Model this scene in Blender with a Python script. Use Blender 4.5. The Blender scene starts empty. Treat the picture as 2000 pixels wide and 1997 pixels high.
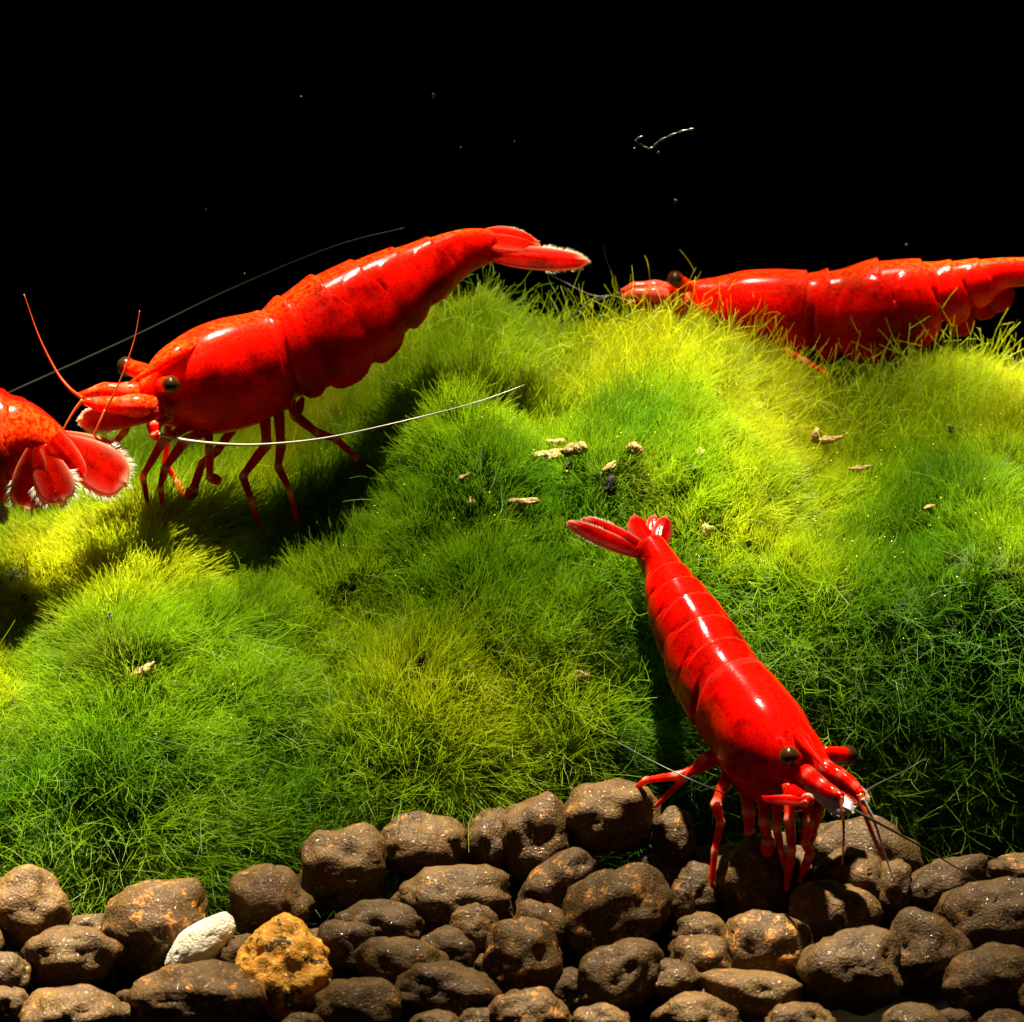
# Red shrimps on a mossy mound over soil granules in an aquarium.
# 1 Blender unit = 1 cm (unit scale 0.01).
import bpy, bmesh, math, random
import numpy as np
from mathutils import Vector, Matrix, noise

scene = bpy.context.scene
scene.unit_settings.scale_length = 0.01
R = math.radians
COL = scene.collection

# ------------------------------------------------------------------ camera
DIST, PITCH = 22.0, R(18)
cam_d = bpy.data.cameras.new('camera')
cam = bpy.data.objects.new('camera', cam_d); COL.objects.link(cam)
CP = Vector((0, -DIST*math.cos(PITCH), DIST*math.sin(PITCH)))
cam.location = CP
cam.rotation_euler = (math.pi/2 - PITCH, 0, 0)
cam_d.sensor_width = 36
cam_d.lens = 36*DIST/5.0
cam_d.clip_start = 0.1; cam_d.clip_end = 500
cam_d.dof.use_dof = True
cam_d.dof.focus_distance = DIST - 0.4
cam_d.dof.aperture_fstop = 2.0
scene.camera = cam

# ------------------------------------------------------------------ world, lamps, exposure
world = bpy.data.worlds.new('World'); scene.world = world
world.use_nodes = True
wb = world.node_tree.nodes['Background']
wb.inputs[0].default_value = (0.0, 0.0, 0.0, 1); wb.inputs[1].default_value = 0.0

def lamp(name, typ, loc, target, energy, color, **kw):
    d = bpy.data.lights.new(name, typ); d.energy = energy; d.color = color
    for k, v in kw.items(): setattr(d, k, v)
    o = bpy.data.objects.new(name, d); COL.objects.link(o); o.location = loc
    o.rotation_euler = (Vector(target)-Vector(loc)).to_track_quat('-Z', 'Y').to_euler()
    return o
# the tank's overhead lamp, its light broken up by the rippled water surface
key = lamp('tank_lamp', 'SPOT', (-1.0, 4.8, 24), (0.0, 0.0, -0.6), 150000, (1.0, 0.90, 0.70),
           spot_size=R(26), spot_blend=0.6, shadow_soft_size=0.42)
key.data.use_nodes = True
nt = key.data.node_tree; em = nt.nodes['Emission']
tc = nt.nodes.new('ShaderNodeNewGeometry'); mp = nt.nodes.new('ShaderNodeMapping')
mp.inputs['Scale'].default_value = (11, 11, 11); mp.inputs['Location'].default_value = (3.3, 7.7, 0)
nz = nt.nodes.new('ShaderNodeTexNoise'); nz.inputs['Scale'].default_value = 1.6; nz.inputs['Detail'].default_value = 1.0
cr = nt.nodes.new('ShaderNodeMapRange')
cr.inputs[1].default_value = 0.35; cr.inputs[2].default_value = 0.68
cr.inputs[3].default_value = 0.25; cr.inputs[4].default_value = 2.1
nt.links.new(tc.outputs['Incoming'], mp.inputs[0]); nt.links.new(mp.outputs[0], nz.inputs['Vector'])
nt.links.new(nz.outputs[0], cr.inputs[0]); nt.links.new(cr.outputs[0], em.inputs['Strength'])
# an added weak fill lamp in front, lifting flanks and granule fronts
lamp('front_fill', 'AREA', (1.0, -11, 17), (0, -0.5, -0.5), 125, (1.0, 0.95, 0.85), shape='RECTANGLE', size=5.0, size_y=1.0)

vs = scene.view_settings
vs.view_transform = 'Standard'; vs.look = 'None'; vs.exposure = 0.0; vs.gamma = 1.0; vs.use_curve_mapping = False
scene.render.hair_type = 'STRAND'
scene.cycles.use_denoising = True
scene.cycles.max_bounces = 8
scene.cycles.transparent_max_bounces = 8

# ------------------------------------------------------------------ helpers
SP, CPH = math.sin(PITCH), math.cos(PITCH)
K = 400*DIST
def at(px, py, Y):
    """the point at depth Y seen at photograph pixel px, py (2000 x 1997)"""
    d = Vector(((px-1000)/K, CPH + SP*(998.5-py)/K, -SP + CPH*(998.5-py)/K))
    return CP + d*((Y-CP.y)/d.y)
def proj(P):
    P = np.asarray(P, float)
    up = P[..., 2]*CPH + P[..., 1]*SP
    dep = DIST + P[..., 1]*CPH - P[..., 2]*SP
    return 1000 + K*P[..., 0]/dep, 998.5 - K*up/dep, dep

def obj(name, me, mat=None, parent=None):
    o = bpy.data.objects.new(name, me); COL.objects.link(o)
    if mat is not None and not me.materials: me.materials.append(mat)
    if parent is not None:
        o.parent = parent
        o.matrix_parent_inverse = PINV.get(parent.name, Matrix())
    return o
PINV = {}
def empty(name, loc):
    o = bpy.data.objects.new(name, None); COL.objects.link(o); o.location = loc
    o.empty_display_size = 0.1
    PINV[o.name] = Matrix.Translation(-Vector(loc))
    return o
def tag(o, label, cat, group=None, kind=None):
    o['label'] = label; o['category'] = cat
    if group: o['group'] = group
    if kind: o['kind'] = kind
    return o
def mesh(name, verts, faces, smooth=True, tint=None):
    me = bpy.data.meshes.new(name)
    me.from_pydata([tuple(v) for v in verts], [], faces)
    if smooth: me.polygons.foreach_set('use_smooth', [True]*len(me.polygons))
    if tint is not None:
        a = me.color_attributes.new('tint', 'FLOAT_COLOR', 'POINT')
        t = np.ones((len(verts), 4), np.float32); t[:, :np.shape(tint)[1]] = tint
        a.data.foreach_set('color', t.ravel())
    me.update(); return me

def crom(P, n):
    """Catmull-Rom through the rows of P, n samples"""
    P = np.asarray(P, float); m = len(P)
    E = np.vstack([2*P[0]-P[1], P, 2*P[-1]-P[-2]])
    s = np.linspace(0, m-1-1e-9, n); i = s.astype(int); f = (s-i)[:, None]
    a, b, c, d = E[i], E[i+1], E[i+2], E[i+3]
    return .5*((2*b)+(-a+c)*f+(2*a-5*b+4*c-d)*f**2+(-a+3*b-3*c+d)*f**3)

def sstep(a, b, x):
    t = np.clip((x-a)/(b-a), 0, 1); return t*t*(3-2*t)

RNG = np.random.default_rng(11)
_G = RNG.random((64, 64))
def vnoise(x, y, f=1.0, off=0.0):
    x = np.asarray(x)*f+off+17.3; y = np.asarray(y)*f+off*1.7+9.1
    i = np.floor(x).astype(int); j = np.floor(y).astype(int); u = x-i; v = y-j
    u = u*u*(3-2*u); v = v*v*(3-2*v)
    g = lambda a, b: _G[a % 64, b % 64]
    return (g(i, j)*(1-u)+g(i+1, j)*u)*(1-v)+(g(i, j+1)*(1-u)+g(i+1, j+1)*u)*v
def fbm(x, y, f=1.0, off=0.0):
    return (vnoise(x, y, f, off)+.5*vnoise(x, y, 2.1*f, off+5)+.25*vnoise(x, y, 4.3*f, off+11))/1.75 - .5

# ------------------------------------------------------------------ materials
def mat(name):
    m = bpy.data.materials.new(name); m.use_nodes = True
    return m, m.node_tree.nodes, m.node_tree.links, m.node_tree.nodes['Principled BSDF']
def ramp(nodes, links, src, stops):
    r = nodes.new('ShaderNodeValToRGB'); e = r.color_ramp.elements
    while len(e) < len(stops): e.new(0.5)
    for k, (p, c) in enumerate(stops): e[k].position = p; e[k].color = (*c, 1)
    links.new(src, r.inputs[0]); return r
def mix(nodes, links, fac, a, b, mode='MIX'):
    x = nodes.new('ShaderNodeMix'); x.data_type = 'RGBA'; x.blend_type = mode
    for sock, v in ((0, fac), (6, a), (7, b)):
        if hasattr(v, 'is_output'): links.new(v, x.inputs[sock])
        elif isinstance(v, (int, float)): x.inputs[sock].default_value = v
        else: x.inputs[sock].default_value = (*v, 1)
    return x.outputs[2]
def noise_tex(nodes, links, scale, detail=3, rough=.6, coord='Object'):
    t = nodes.new('ShaderNodeTexCoord'); n = nodes.new('ShaderNodeTexNoise')
    n.inputs['Scale'].default_value = scale; n.inputs['Detail'].default_value = detail; n.inputs['Roughness'].default_value = rough
    links.new(t.outputs[coord], n.inputs['Vector']); return n

def shell_material(name, bright, deep, dust, sss=.55, rough=.2, dark_amt=1.0):
    m, n, l, p = mat(name)
    at_ = n.new('ShaderNodeAttribute'); at_.attribute_name = 'tint'
    sep = n.new('ShaderNodeSeparateColor'); l.new(at_.outputs['Color'], sep.inputs[0])
    n1 = noise_tex(n, l, 5.0, 5, .65)
    r1 = ramp(n, l, n1.outputs[0], [(.36, deep), (.58, bright)])
    n2 = noise_tex(n, l, 45, 4, .75)
    # pale orange dusting along the back
    mul = n.new('ShaderNodeMath'); mul.operation = 'MULTIPLY'
    r2 = ramp(n, l, n2.outputs[0], [(.40, (0, 0, 0)), (.75, (1, 1, 1))])
    l.new(r2.outputs[0], mul.inputs[0]); l.new(sep.outputs[0], mul.inputs[1])
    c = mix(n, l, mul.outputs[0], r1.outputs[0], dust)
    # the head shield is a lighter red than the hind body
    n4 = noise_tex(n, l, 7.5, 5, .7); r4 = ramp(n, l, n4.outputs[0], [(.40, (.1, .1, .1)), (.60, (1, 1, 1))])
    m4 = n.new('ShaderNodeMath'); m4.operation = 'MULTIPLY'; l.new(sep.outputs[2], m4.inputs[0]); l.new(r4.outputs[0], m4.inputs[1])
    c = mix(n, l, m4.outputs[0], c, tuple(min(.9, 1.7*v) for v in bright))
    # fine pigment dots
    vo = n.new('ShaderNodeTexVoronoi'); vo.inputs['Scale'].default_value = 75
    tc4 = n.new('ShaderNodeTexCoord'); l.new(tc4.outputs['Object'], vo.inputs['Vector'])
    r5 = ramp(n, l, vo.outputs['Distance'], [(.15, (.5, .5, .5)), (.5, (1.15, 1.15, 1.15))])
    c = mix(n, l, .8, c, r5.outputs[0], 'MULTIPLY')
    # pale margins (blade tips, joints)
    c = mix(n, l, sep.outputs[1], c, (.70, .46, .28))
    l.new(c, p.inputs['Base Color'])
    p.inputs['Roughness'].default_value = rough
    p.inputs['IOR'].default_value = 1.16
    p.inputs['Subsurface Weight'].default_value = sss
    p.inputs['Subsurface Radius'].default_value = (1.0, .06, .03)
    p.inputs['Subsurface Scale'].default_value = .15
    n3 = noise_tex(n, l, 60, 2, .5)
    b = n.new('ShaderNodeBump'); b.inputs['Strength'].default_value = .06; b.inputs['Distance'].default_value = .01
    l.new(n3.outputs[0], b.inputs['Height']); l.new(b.outputs[0], p.inputs['Normal'])
    return m
M_SHELL = shell_material('shrimp_shell', (.62, .003, .0005), (.20, .0008, .0003), (.72, .085, .005))
M_SHELL_B = shell_material('shrimp_shell_glossy', (.33, .0008, .0003), (.095, .0004, .0002), (.37, .005, .0006), rough=.13)
M_LEG = shell_material('shrimp_leg', (.46, .014, .003), (.22, .004, .001), (.5, .03, .006), sss=.5, rough=.2)

def fan_material(name, base_mat, amount):
    m = base_mat.copy(); m.name = name; n, l = m.node_tree.nodes, m.node_tree.links
    p = n['Principled BSDF']; tl = n.new('ShaderNodeBsdfTranslucent'); tr = n.new('ShaderNodeBsdfTransparent')
    src = p.inputs['Base Color'].links[0].from_socket; l.new(src, tl.inputs['Color']); tr.inputs[0].default_value = (.9, .25, .12, 1)
    a = n.new('ShaderNodeMixShader'); a.inputs[0].default_value = .45; l.new(p.outputs[0], a.inputs[1]); l.new(tl.outputs[0], a.inputs[2])
    b = n.new('ShaderNodeMixShader'); b.inputs[0].default_value = amount; l.new(a.outputs[0], b.inputs[1]); l.new(tr.outputs[0], b.inputs[2])
    l.new(b.outputs[0], n['Material Output'].inputs['Surface']); return m
M_FAN = fan_material('tail_fan_chitin', M_SHELL, .22)
M_FAN_B = fan_material('tail_fan_chitin_deep', M_SHELL_B, .12)

def simple(name, col, rough=.4, **kw):
    m, n, l, p = mat(name)
    p.inputs['Base Color'].default_value = (*col, 1); p.inputs['Roughness'].default_value = rough
    for k, v in kw.items(): p.inputs[k].default_value = v
    return m
M_SOIL = simple('dark_soil', (.004, .0028, .0016), 1.0, **{'Specular IOR Level': 0.0})
M_PALE = simple('pale_membrane', (.20, .23, .28), .2, **{'Subsurface Weight': .4, 'Subsurface Scale': .05})
M_FRINGE = simple('fringe_hairs', (.62, .55, .42), .4)
M_ANT = simple('antenna_pale', (.30, .28, .21), .25)
M_ANT_DIM = simple('antenna_dim', (.020, .021, .011), .4)
M_ANT_RED = simple('antenna_red', (.5, .06, .012), .25)
M_CORE = simple('eye_core', (.012, .006, .003), .3)
def eye_mat(name, tint):
    m, n, l, p = mat(name)
    p.inputs['Base Color'].default_value = (*tint, 1); p.inputs['Roughness'].default_value = .05
    p.inputs['Coat Weight'].default_value = 1.0; p.inputs['Coat Roughness'].default_value = .03
    t = n.new('ShaderNodeBsdfTransparent'); t.inputs[0].default_value = (.75, .55, .33, 1)
    mx = n.new('ShaderNodeMixShader'); mx.inputs[0].default_value = .62
    l.new(p.outputs[0], mx.inputs[1]); l.new(t.outputs[0], mx.inputs[2]); l.new(mx.outputs[0], n['Material Output'].inputs['Surface'])
    return m
M_EYE = eye_mat('eye_amber', (.05, .025, .007))

def granule_material(name, base, dark, spot, spot_lo, spot_hi, rough=.56):
    m, n, l, p = mat(name)
    oi = n.new('ShaderNodeObjectInfo')
    t = n.new('ShaderNodeTexCoord'); add = n.new('ShaderNodeVectorMath'); add.operation = 'ADD'
    sc = n.new('ShaderNodeVectorMath'); sc.operation = 'SCALE'; sc.inputs['Scale'].default_value = 37.0
    comb = n.new('ShaderNodeCombineXYZ')
    for k in range(3): l.new(oi.outputs['Random'], comb.inputs[k])
    l.new(comb.outputs[0], sc.inputs[0]); l.new(t.outputs['Object'], add.inputs[0]); l.new(sc.outputs[0], add.inputs[1])
    def nz(scale, det, ro):
        x = n.new('ShaderNodeTexNoise'); x.inputs['Scale'].default_value = scale
        x.inputs['Detail'].default_value = det; x.inputs['Roughness'].default_value = ro
        l.new(add.outputs[0], x.inputs['Vector']); return x
    a = nz(9, 6, .7)
    c = ramp(n, l, a.outputs[0], [(.30, dark), (.62, base)]).outputs[0]
    b = nz(15, 4, .7)
    msk = ramp(n, l, b.outputs[0], [(spot_lo, (0, 0, 0)), (spot_hi, (1, 1, 1))])
    c = mix(n, l, msk.outputs[0], c, spot)
    g = nz(62, 2, .5)   # fine grains
    gm = ramp(n, l, g.outputs[0], [(.62, (0, 0, 0)), (.68, (1, 1, 1))])
    c = mix(n, l, gm.outputs[0], c, tuple(min(1, 1.9*v) for v in base))
    vr = n.new('ShaderNodeMapRange'); vr.inputs[3].default_value = .62; vr.inputs[4].default_value = 1.25
    l.new(oi.outputs['Random'], vr.inputs[0])
    c = mix(n, l, 1.0, c, vr.outputs[0], 'MULTIPLY')
    l.new(c, p.inputs['Base Color'])
    rr = n.new('ShaderNodeMapRange'); rr.inputs[3].default_value = rough; rr.inputs[4].default_value = .10
    l.new(gm.outputs[0], rr.inputs[0]); l.new(rr.outputs[0], p.inputs['Roughness'])
    sl = n.new('ShaderNodeMapRange'); sl.inputs[3].default_value = .16; sl.inputs[4].default_value = 1.0
    l.new(gm.outputs[0], sl.inputs[0]); l.new(sl.outputs[0], p.inputs['Specular IOR Level'])
    hgt = n.new('ShaderNodeMath'); hgt.operation = 'ADD'
    f = nz(75, 3, .6)
    hf = n.new('ShaderNodeMath'); hf.operation = 'MULTIPLY'; hf.inputs[1].default_value = .55
    l.new(f.outputs[0], hf.inputs[0]); l.new(hf.outputs[0], hgt.inputs[0])
    ha = n.new('ShaderNodeMath'); ha.operation = 'MULTIPLY'; ha.inputs[1].default_value = .5
    l.new(b.outputs[0], ha.inputs[0]); l.new(ha.outputs[0], hgt.inputs[1])
    bp = n.new('ShaderNodeBump'); bp.inputs['Strength'].default_value = .9; bp.inputs['Distance'].default_value = .02
    l.new(hgt.outputs[0], bp.inputs['Height']); l.new(bp.outputs[0], p.inputs['Normal'])
    return m
M_GRAN = granule_material('soil_granule_brown', (.100, .053, .014), (.028, .014, .004), (.42, .15, .02), .62, .74)
M_GRAN_OR = granule_material('soil_granule_orange_patched', (.095, .050, .014), (.028, .014, .004), (.46, .18, .025), .55, .68)
M_ORANGE = granule_material('orange_mineral', (.78, .36, .045), (.52, .19, .018), (.07, .04, .016), .54, .60, .5)
M_CREAM = granule_material('cream_mineral', (.90, .84, .60), (.80, .70, .42), (.50, .52, .44), .60, .72, .5)


# ------------------------------------------------------------------ the moss mound (surface functions)
YC0 = 1.8
def crest_y(X): return YC0 - .95*sstep(-.7, -1.9, X)
CREST = [(-300, 1010), (-100, 985), (100, 955), (250, 905), (400, 868), (600, 815), (750, 745), (850, 668), (940, 636), (1030, 690),
         (1100, 700), (1200, 692), (1300, 668), (1400, 694), (1550, 772), (1650, 778), (1750, 768), (1850, 742), (1950, 752),
         (2050, 775), (2300, 850)]
cx = np.array([(c[0]-1000)/400*1.06 for c in CREST]); cy = np.array([c[1] for c in CREST], float)
ZB = -1.75
def front_a(X):    # how far the mound reaches to the front of its crest
    return 2.48 - .42*sstep(-.7, -1.9, X) - .05*sstep(.4, 1.0, X)
def solve_b():
    xs = np.linspace(-4, 4, 161); tgt = np.interp(xs, cx, cy); lo = np.full_like(xs, .2); hi = np.full_like(xs, 4.0)
    th = np.linspace(.9, 2.4, 60)
    for _ in range(30):
        b = (lo+hi)/2
        Y = crest_y(xs)[:, None] - np.where(np.cos(th)[None] > 0, front_a(xs)[:, None], 2.7)*np.cos(th)[None]
        Z = ZB + b[:, None]*np.sin(th)[None]
        up = Z*CPH+Y*SP; dep = DIST+Y*CPH-Z*SP
        py = (998.5-K*up/dep).min(1)
        hi = np.where(py < tgt, b, hi); lo = np.where(py < tgt, lo, b)
    return xs, (lo+hi)/2
_bx, _bb = solve_b()
def mound(X, T, off=0.0):
    """point on the mound: X across, T the angle over the mound (0 front foot, pi/2 crest, pi back foot)"""
    X = np.asarray(X, float); T = np.asarray(T, float)
    b = np.interp(X, _bx, _bb)
    a = np.where(np.cos(T) > 0, front_a(X), 2.7)
    lump = .40*fbm(X, T*2.0, 1.6, 3) + .20*fbm(X, T*2.4, 4.2, 8)
    lump = lump*sstep(1.75, 1.3, T)
    for x0, t0, sx, st_, am in ((-1.25, 1.10, .42, .13, .42), (-2.35, 1.05, .28, .12, .30), (-2.3, .70, .34, .11, .26), (-.02, 1.24, .16, .10, .22), (-.75, .80, .25, .08, .16), (.55, .62, .2, .10, .2)):
        lump = lump - am*np.exp(-((X-x0)/sx)**2-((T-t0)/st_)**2)      # hollows
    lump = lump - .62*sstep(.3, 1.0, X)*sstep(.90, .35, T)        # undercut foot on one side
    e = 1 + lump/2.3
    c = np.cos(T); s = np.sin(T)
    c = np.sign(c)*np.abs(c)**.92
    Y = crest_y(X) - a*c*e; Z = ZB + b*s*e
    P = np.stack([X+0*T, Y, Z], -1)
    return P
def mound_n(X, T):
    h = 1e-3
    du = mound(X+h, T)-mound(X-h, T); dv = mound(X, T+h)-mound(X, T-h)
    n = np.cross(du, dv); n /= np.linalg.norm(n, axis=-1, keepdims=True)+1e-12
    return np.where(n[..., 1:2]*-.5+n[..., 2:3] < 0, -n, n) if True else n
_gx, _gt = np.meshgrid(np.linspace(-3.4, 3.4, 500), np.linspace(.02, 1.75, 420), indexing='ij')
_gP = mound(_gx, _gt); _gN = mound_n(_gx, _gt)
def on_moss(px, py, off=.12):
    """where the sight line of a photograph pixel meets the moss (fur height off above the mound)"""
    P = _gP+_gN*off
    x, y, d = proj(P)
    q = (x-px)**2+(y-py)**2 + np.maximum(d-DIST, -9)*0
    ok = q < 30
    if ok.any():
        dd = np.where(ok, d, 1e9); k = np.unravel_index(dd.argmin(), dd.shape)
    else: k = np.unravel_index(q.argmin(), q.shape)
    return Vector(P[k]), Vector(_gN[k])

# ------------------------------------------------------------------ setting: soil bed and moss mound
def grid_mesh(name, P):
    n, m = P.shape[:2]; idx = np.arange(n*m).reshape(n, m)
    f = np.stack([idx[:-1, :-1], idx[1:, :-1], idx[1:, 1:], idx[:-1, 1:]], -1).reshape(-1, 4)
    return mesh(name, P.reshape(-1, 3), f.tolist())
def bed_y(py): return -.95-(py-1600)/400*1.75
gx, gy = np.meshgrid(np.linspace(-7, 7, 120), np.linspace(-9, 9, 120), indexing='ij')
# the bed: slopes gently up to the mound, lies flat behind it
gz = np.where(gy < -.9, -1.62+(gy+.9)*.13, -1.62)-.75+.05*fbm(gx, gy, 2.0, 1)
bed = obj('soil_bed', grid_mesh('soil_bed', np.stack([gx, gy, gz], -1)), M_SOIL)
bed['kind'] = 'structure'; bed['label'] = 'dark soil bed under the granules and the moss'

mx, mt = np.meshgrid(np.linspace(-4.0, 4.0, 260), np.linspace(-.05, 3.1, 150), indexing='ij')
m, n_, l_, p_ = mat('moss_mat')
a_ = noise_tex(n_, l_, 7, 4)
r_ = ramp(n_, l_, a_.outputs[0], [(.3, (.008, .016, .002)), (.7, (.03, .055, .004))])
l_.new(r_.outputs[0], p_.inputs['Base Color']); p_.inputs['Roughness'].default_value = .9
M_MAT = m
moss = obj('moss_mound', grid_mesh('moss_mound', mound(mx, mt)), M_MAT)
tag(moss, 'bright green fine-haired moss mound under the red shrimps', 'moss', kind='stuff')

def strand_material(name, trans=.55, rough=.35):
    m, n, l, p = mat(name)
    a = n.new('ShaderNodeAttribute'); a.attribute_name = 'hue'
    l.new(a.outputs['Color'], p.inputs['Base Color'])
    p.inputs['Roughness'].default_value = rough; p.inputs['Specular IOR Level'].default_value = .5
    t = n.new('ShaderNodeBsdfTranslucent'); l.new(a.outputs['Color'], t.inputs['Color'])
    mx = n.new('ShaderNodeMixShader'); mx.inputs[0].default_value = trans
    l.new(p.outputs[0], mx.inputs[1]); l.new(t.outputs[0], mx.inputs[2])
    l.new(mx.outputs[0], n['Material Output'].inputs['Surface'])
    return m
M_STRAND = strand_material('moss_strand')

def strands_object(name, P, rad, hue, parent, material):
    """P (n, k, 3) points, rad (n, k), hue (n, k, 3) -> one hair-curves object"""
    n, k = P.shape[:2]
    h = bpy.data.hair_curves.new(name)
    h.add_curves([k]*n)
    h.attributes['position'].data.foreach_set('vector', np.ascontiguousarray(P, np.float32).ravel())
    ra = h.attributes.get('radius') or h.attributes.new('radius', 'FLOAT', 'POINT')
    ra.data.foreach_set('value', np.ascontiguousarray(rad, np.float32).ravel())
    ha = h.attributes.new('hue', 'FLOAT_COLOR', 'POINT')
    c = np.ones((n, k, 4), np.float32); c[..., :3] = hue
    ha.data.foreach_set('color', c.ravel())
    h.materials.append(material)
    o = bpy.data.objects.new(name, h); COL.objects.link(o); o.parent = parent
    o['kind'] = 'stuff'
    return o
def unit(v): return v/(np.linalg.norm(v, axis=-1, keepdims=True)+1e-9)

def twiggy(X, T):     # 0..1: the steep lower corner of branching, loose moss
    return sstep(.2, .75, X)*sstep(.95, .68, T)
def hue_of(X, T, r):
    """moss colour: yellow-green, deep green and brownish tufts, with some light and shade painted in"""
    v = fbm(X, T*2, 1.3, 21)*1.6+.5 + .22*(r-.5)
    v = v + .12*np.exp(-((X+.62)/.45)**2-((T-.5)/.2)**2) + .25*sstep(1.0, 1.45, T) - .40*twiggy(X, T)  # pool of light on the slope and shade in the lower corner, painted in
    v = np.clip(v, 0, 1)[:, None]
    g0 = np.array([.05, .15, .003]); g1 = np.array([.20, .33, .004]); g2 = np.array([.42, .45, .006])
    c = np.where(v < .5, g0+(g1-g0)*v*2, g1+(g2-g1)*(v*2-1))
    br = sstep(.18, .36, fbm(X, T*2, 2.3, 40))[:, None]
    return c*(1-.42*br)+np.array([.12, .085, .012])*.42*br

def roots(n, x0, x1, t0, t1, weight=None):
    X = RNG.uniform(x0, x1, n); T = RNG.uniform(t0, t1, n)
    if weight is not None:
        keep = RNG.random(n) < weight(X, T); X, T = X[keep], T[keep]
    return X, T

def grow(X, T, length, rad0, rad1, k, spread, comb, gravity, wig, lift=.0, bright=1.0, clump=None):
    n = len(X); P0 = mound(X, T); N = mound_n(X, T); tuft = None; tone = 1.0
    ang = fbm(X, T*2, 1.1, 60)*9.0
    side = np.stack([np.cos(ang), np.zeros(n), np.sin(ang)*.6], -1)
    d = N*1.0 + side*comb + RNG.normal(0, spread, (n, 3)) + np.array([0, 0, lift])
    if clump:       # strands lean together into tufts
        cs, pull = clump; best = None
        ci = np.floor(X/cs).astype(int); cj = np.floor(T*2.3/cs).astype(int)
        for a in (-1, 0, 1):
            for b in (-1, 0, 1):
                i, j = ci+a, cj+b; h1 = _G[(i*7+j*3) % 64, (j*5+i) % 64]; h2 = _G[(i*3+j*11+5) % 64, (j*7+i*2+9) % 64]
                xc = (i+h1)*cs; tc_ = (j+h2)*cs/2.3; dd = (xc-X)**2+((tc_-T)*2.3)**2
                cur = np.stack([dd, xc, tc_, h1, h2], 1)
                best = cur if best is None else np.where(dd[:, None] < best[:, :1], cur, best)
        tuft = (mound(best[:, 1], best[:, 2])-P0)*pull
        h3 = (best[:, 3]*7.3+best[:, 4]*3.1) % 1; h4 = (best[:, 3]*5.1+best[:, 4]*9.7) % 1
        d = d+np.stack([h3-.5, .5*(h4-.5), .6*((h3+h4) % 1-.5)], 1)*.6
        length = length*(.82+.36*h4); tone = (.78+.44*h3)[:, None, None]
    d = unit(d); bend = RNG.normal(0, wig, (n, 3)) + np.array([0, 0, -1.0])*gravity
    P = np.empty((n, k, 3)); P[:, 0] = P0-N*.02
    st = (length/(k-1))[:, None]
    for j in range(1, k):
        P[:, j] = P[:, j-1]+d*st
        d = unit(d+bend/(k-1)+RNG.normal(0, wig*.35, (n, 3)))
    f = np.linspace(0, 1, k)
    if tuft is not None: P += tuft[:, None]*(f**1.3)[None, :, None]
    rad = (rad0+(rad1-rad0)*f)[None]*RNG.uniform(.7, 1.3, (n, 1))
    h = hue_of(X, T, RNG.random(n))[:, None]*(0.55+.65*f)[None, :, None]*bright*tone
    return P, rad, h
# fine fur
X, T = roots(640000, -3.3, 3.3, .03, 2.0, lambda X, T: (1-.975*twiggy(X, T))*np.where(T > 1.75, .5, 1)*(.35+.65*sstep(.15, .5, T))*(.45+.55*sstep(-.22, .0, fbm(X, T*2, 2.6, 90))))
L = .20*(1+.9*fbm(X, T*2, 2.2, 31))*RNG.uniform(.55, 1.25, len(X))*(1+.55*sstep(.9, .4, T))
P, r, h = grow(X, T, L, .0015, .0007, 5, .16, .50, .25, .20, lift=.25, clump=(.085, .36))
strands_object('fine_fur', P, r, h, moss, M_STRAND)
# coarser straggling threads
X, T = roots(9000, -3.3, 3.3, .14, 1.7, lambda X, T: (.35+.65*sstep(.9, .3, T)+.3*sstep(1.35, 1.55, T))*(1-.75*twiggy(X, T)))
L = .34*RNG.uniform(.5, 1.5, len(X))*(1+.5*sstep(.9, .4, T))
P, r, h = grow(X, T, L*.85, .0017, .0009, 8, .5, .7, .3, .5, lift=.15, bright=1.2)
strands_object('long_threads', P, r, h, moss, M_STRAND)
# branching sprigs: a stem with short side shoots
def sprigs(name, X, T, length, nshoot, rad, bright, gravity, spread):
    k = 9
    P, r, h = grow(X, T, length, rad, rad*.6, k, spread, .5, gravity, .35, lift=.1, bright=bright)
    n = len(X)
    out = [P]; rr = [r]; hh = [h]
    for s in range(nshoot):
        f = RNG.uniform(.3, .97, n)*(k-1); i = np.minimum(f.astype(int), k-2); u = (f-i)[:, None]
        ar = np.arange(n)
        A = P[ar, i]*(1-u)+P[ar, i+1]*u; d0 = unit(P[ar, i+1]-P[ar, i])
        sd = unit(d0*.8+unit(np.cross(d0, RNG.normal(0, 1, (n, 3))))*.9)
        ln = length*RNG.uniform(.16, .36, n)
        q = np.empty((n, k, 3))
        bend = RNG.normal(0, .25, (n, 3))
        for j in range(k):
            g = j/(k-1); q[:, j] = A+sd*(ln*g)[:, None]+bend*(ln*g*g)[:, None]
        out.append(q); rr.append(np.linspace(rad*.75, rad*.35, k)[None].repeat(n, 0)); hh.append(h[:, -1:, :]*np.linspace(.8, 1.1, k)[None, :, None])
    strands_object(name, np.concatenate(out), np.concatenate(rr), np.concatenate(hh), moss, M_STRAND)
X, T = roots(3800, .1, 3.3, .05, .95, lambda X, T: twiggy(X, T))
sprigs('branching_sprigs', X, T, .42*RNG.uniform(.5, 1.3, len(X)), 8, .0018, 1.3, .25, .45)
X, T = roots(2200, -3.3, .2, .16, .7)
sprigs('branching_sprigs', X, T, .42*RNG.uniform(.5, 1.3, len(X)), 7, .0015, 1.15, .4, .5)
X, T = roots(1500, -.6, 3.3, 1.42, 1.8)
sprigs('branching_sprigs', X, T, .38*RNG.uniform(.4, 1.3, len(X)), 2, .0016, 1.3, -.25, .25)

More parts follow.
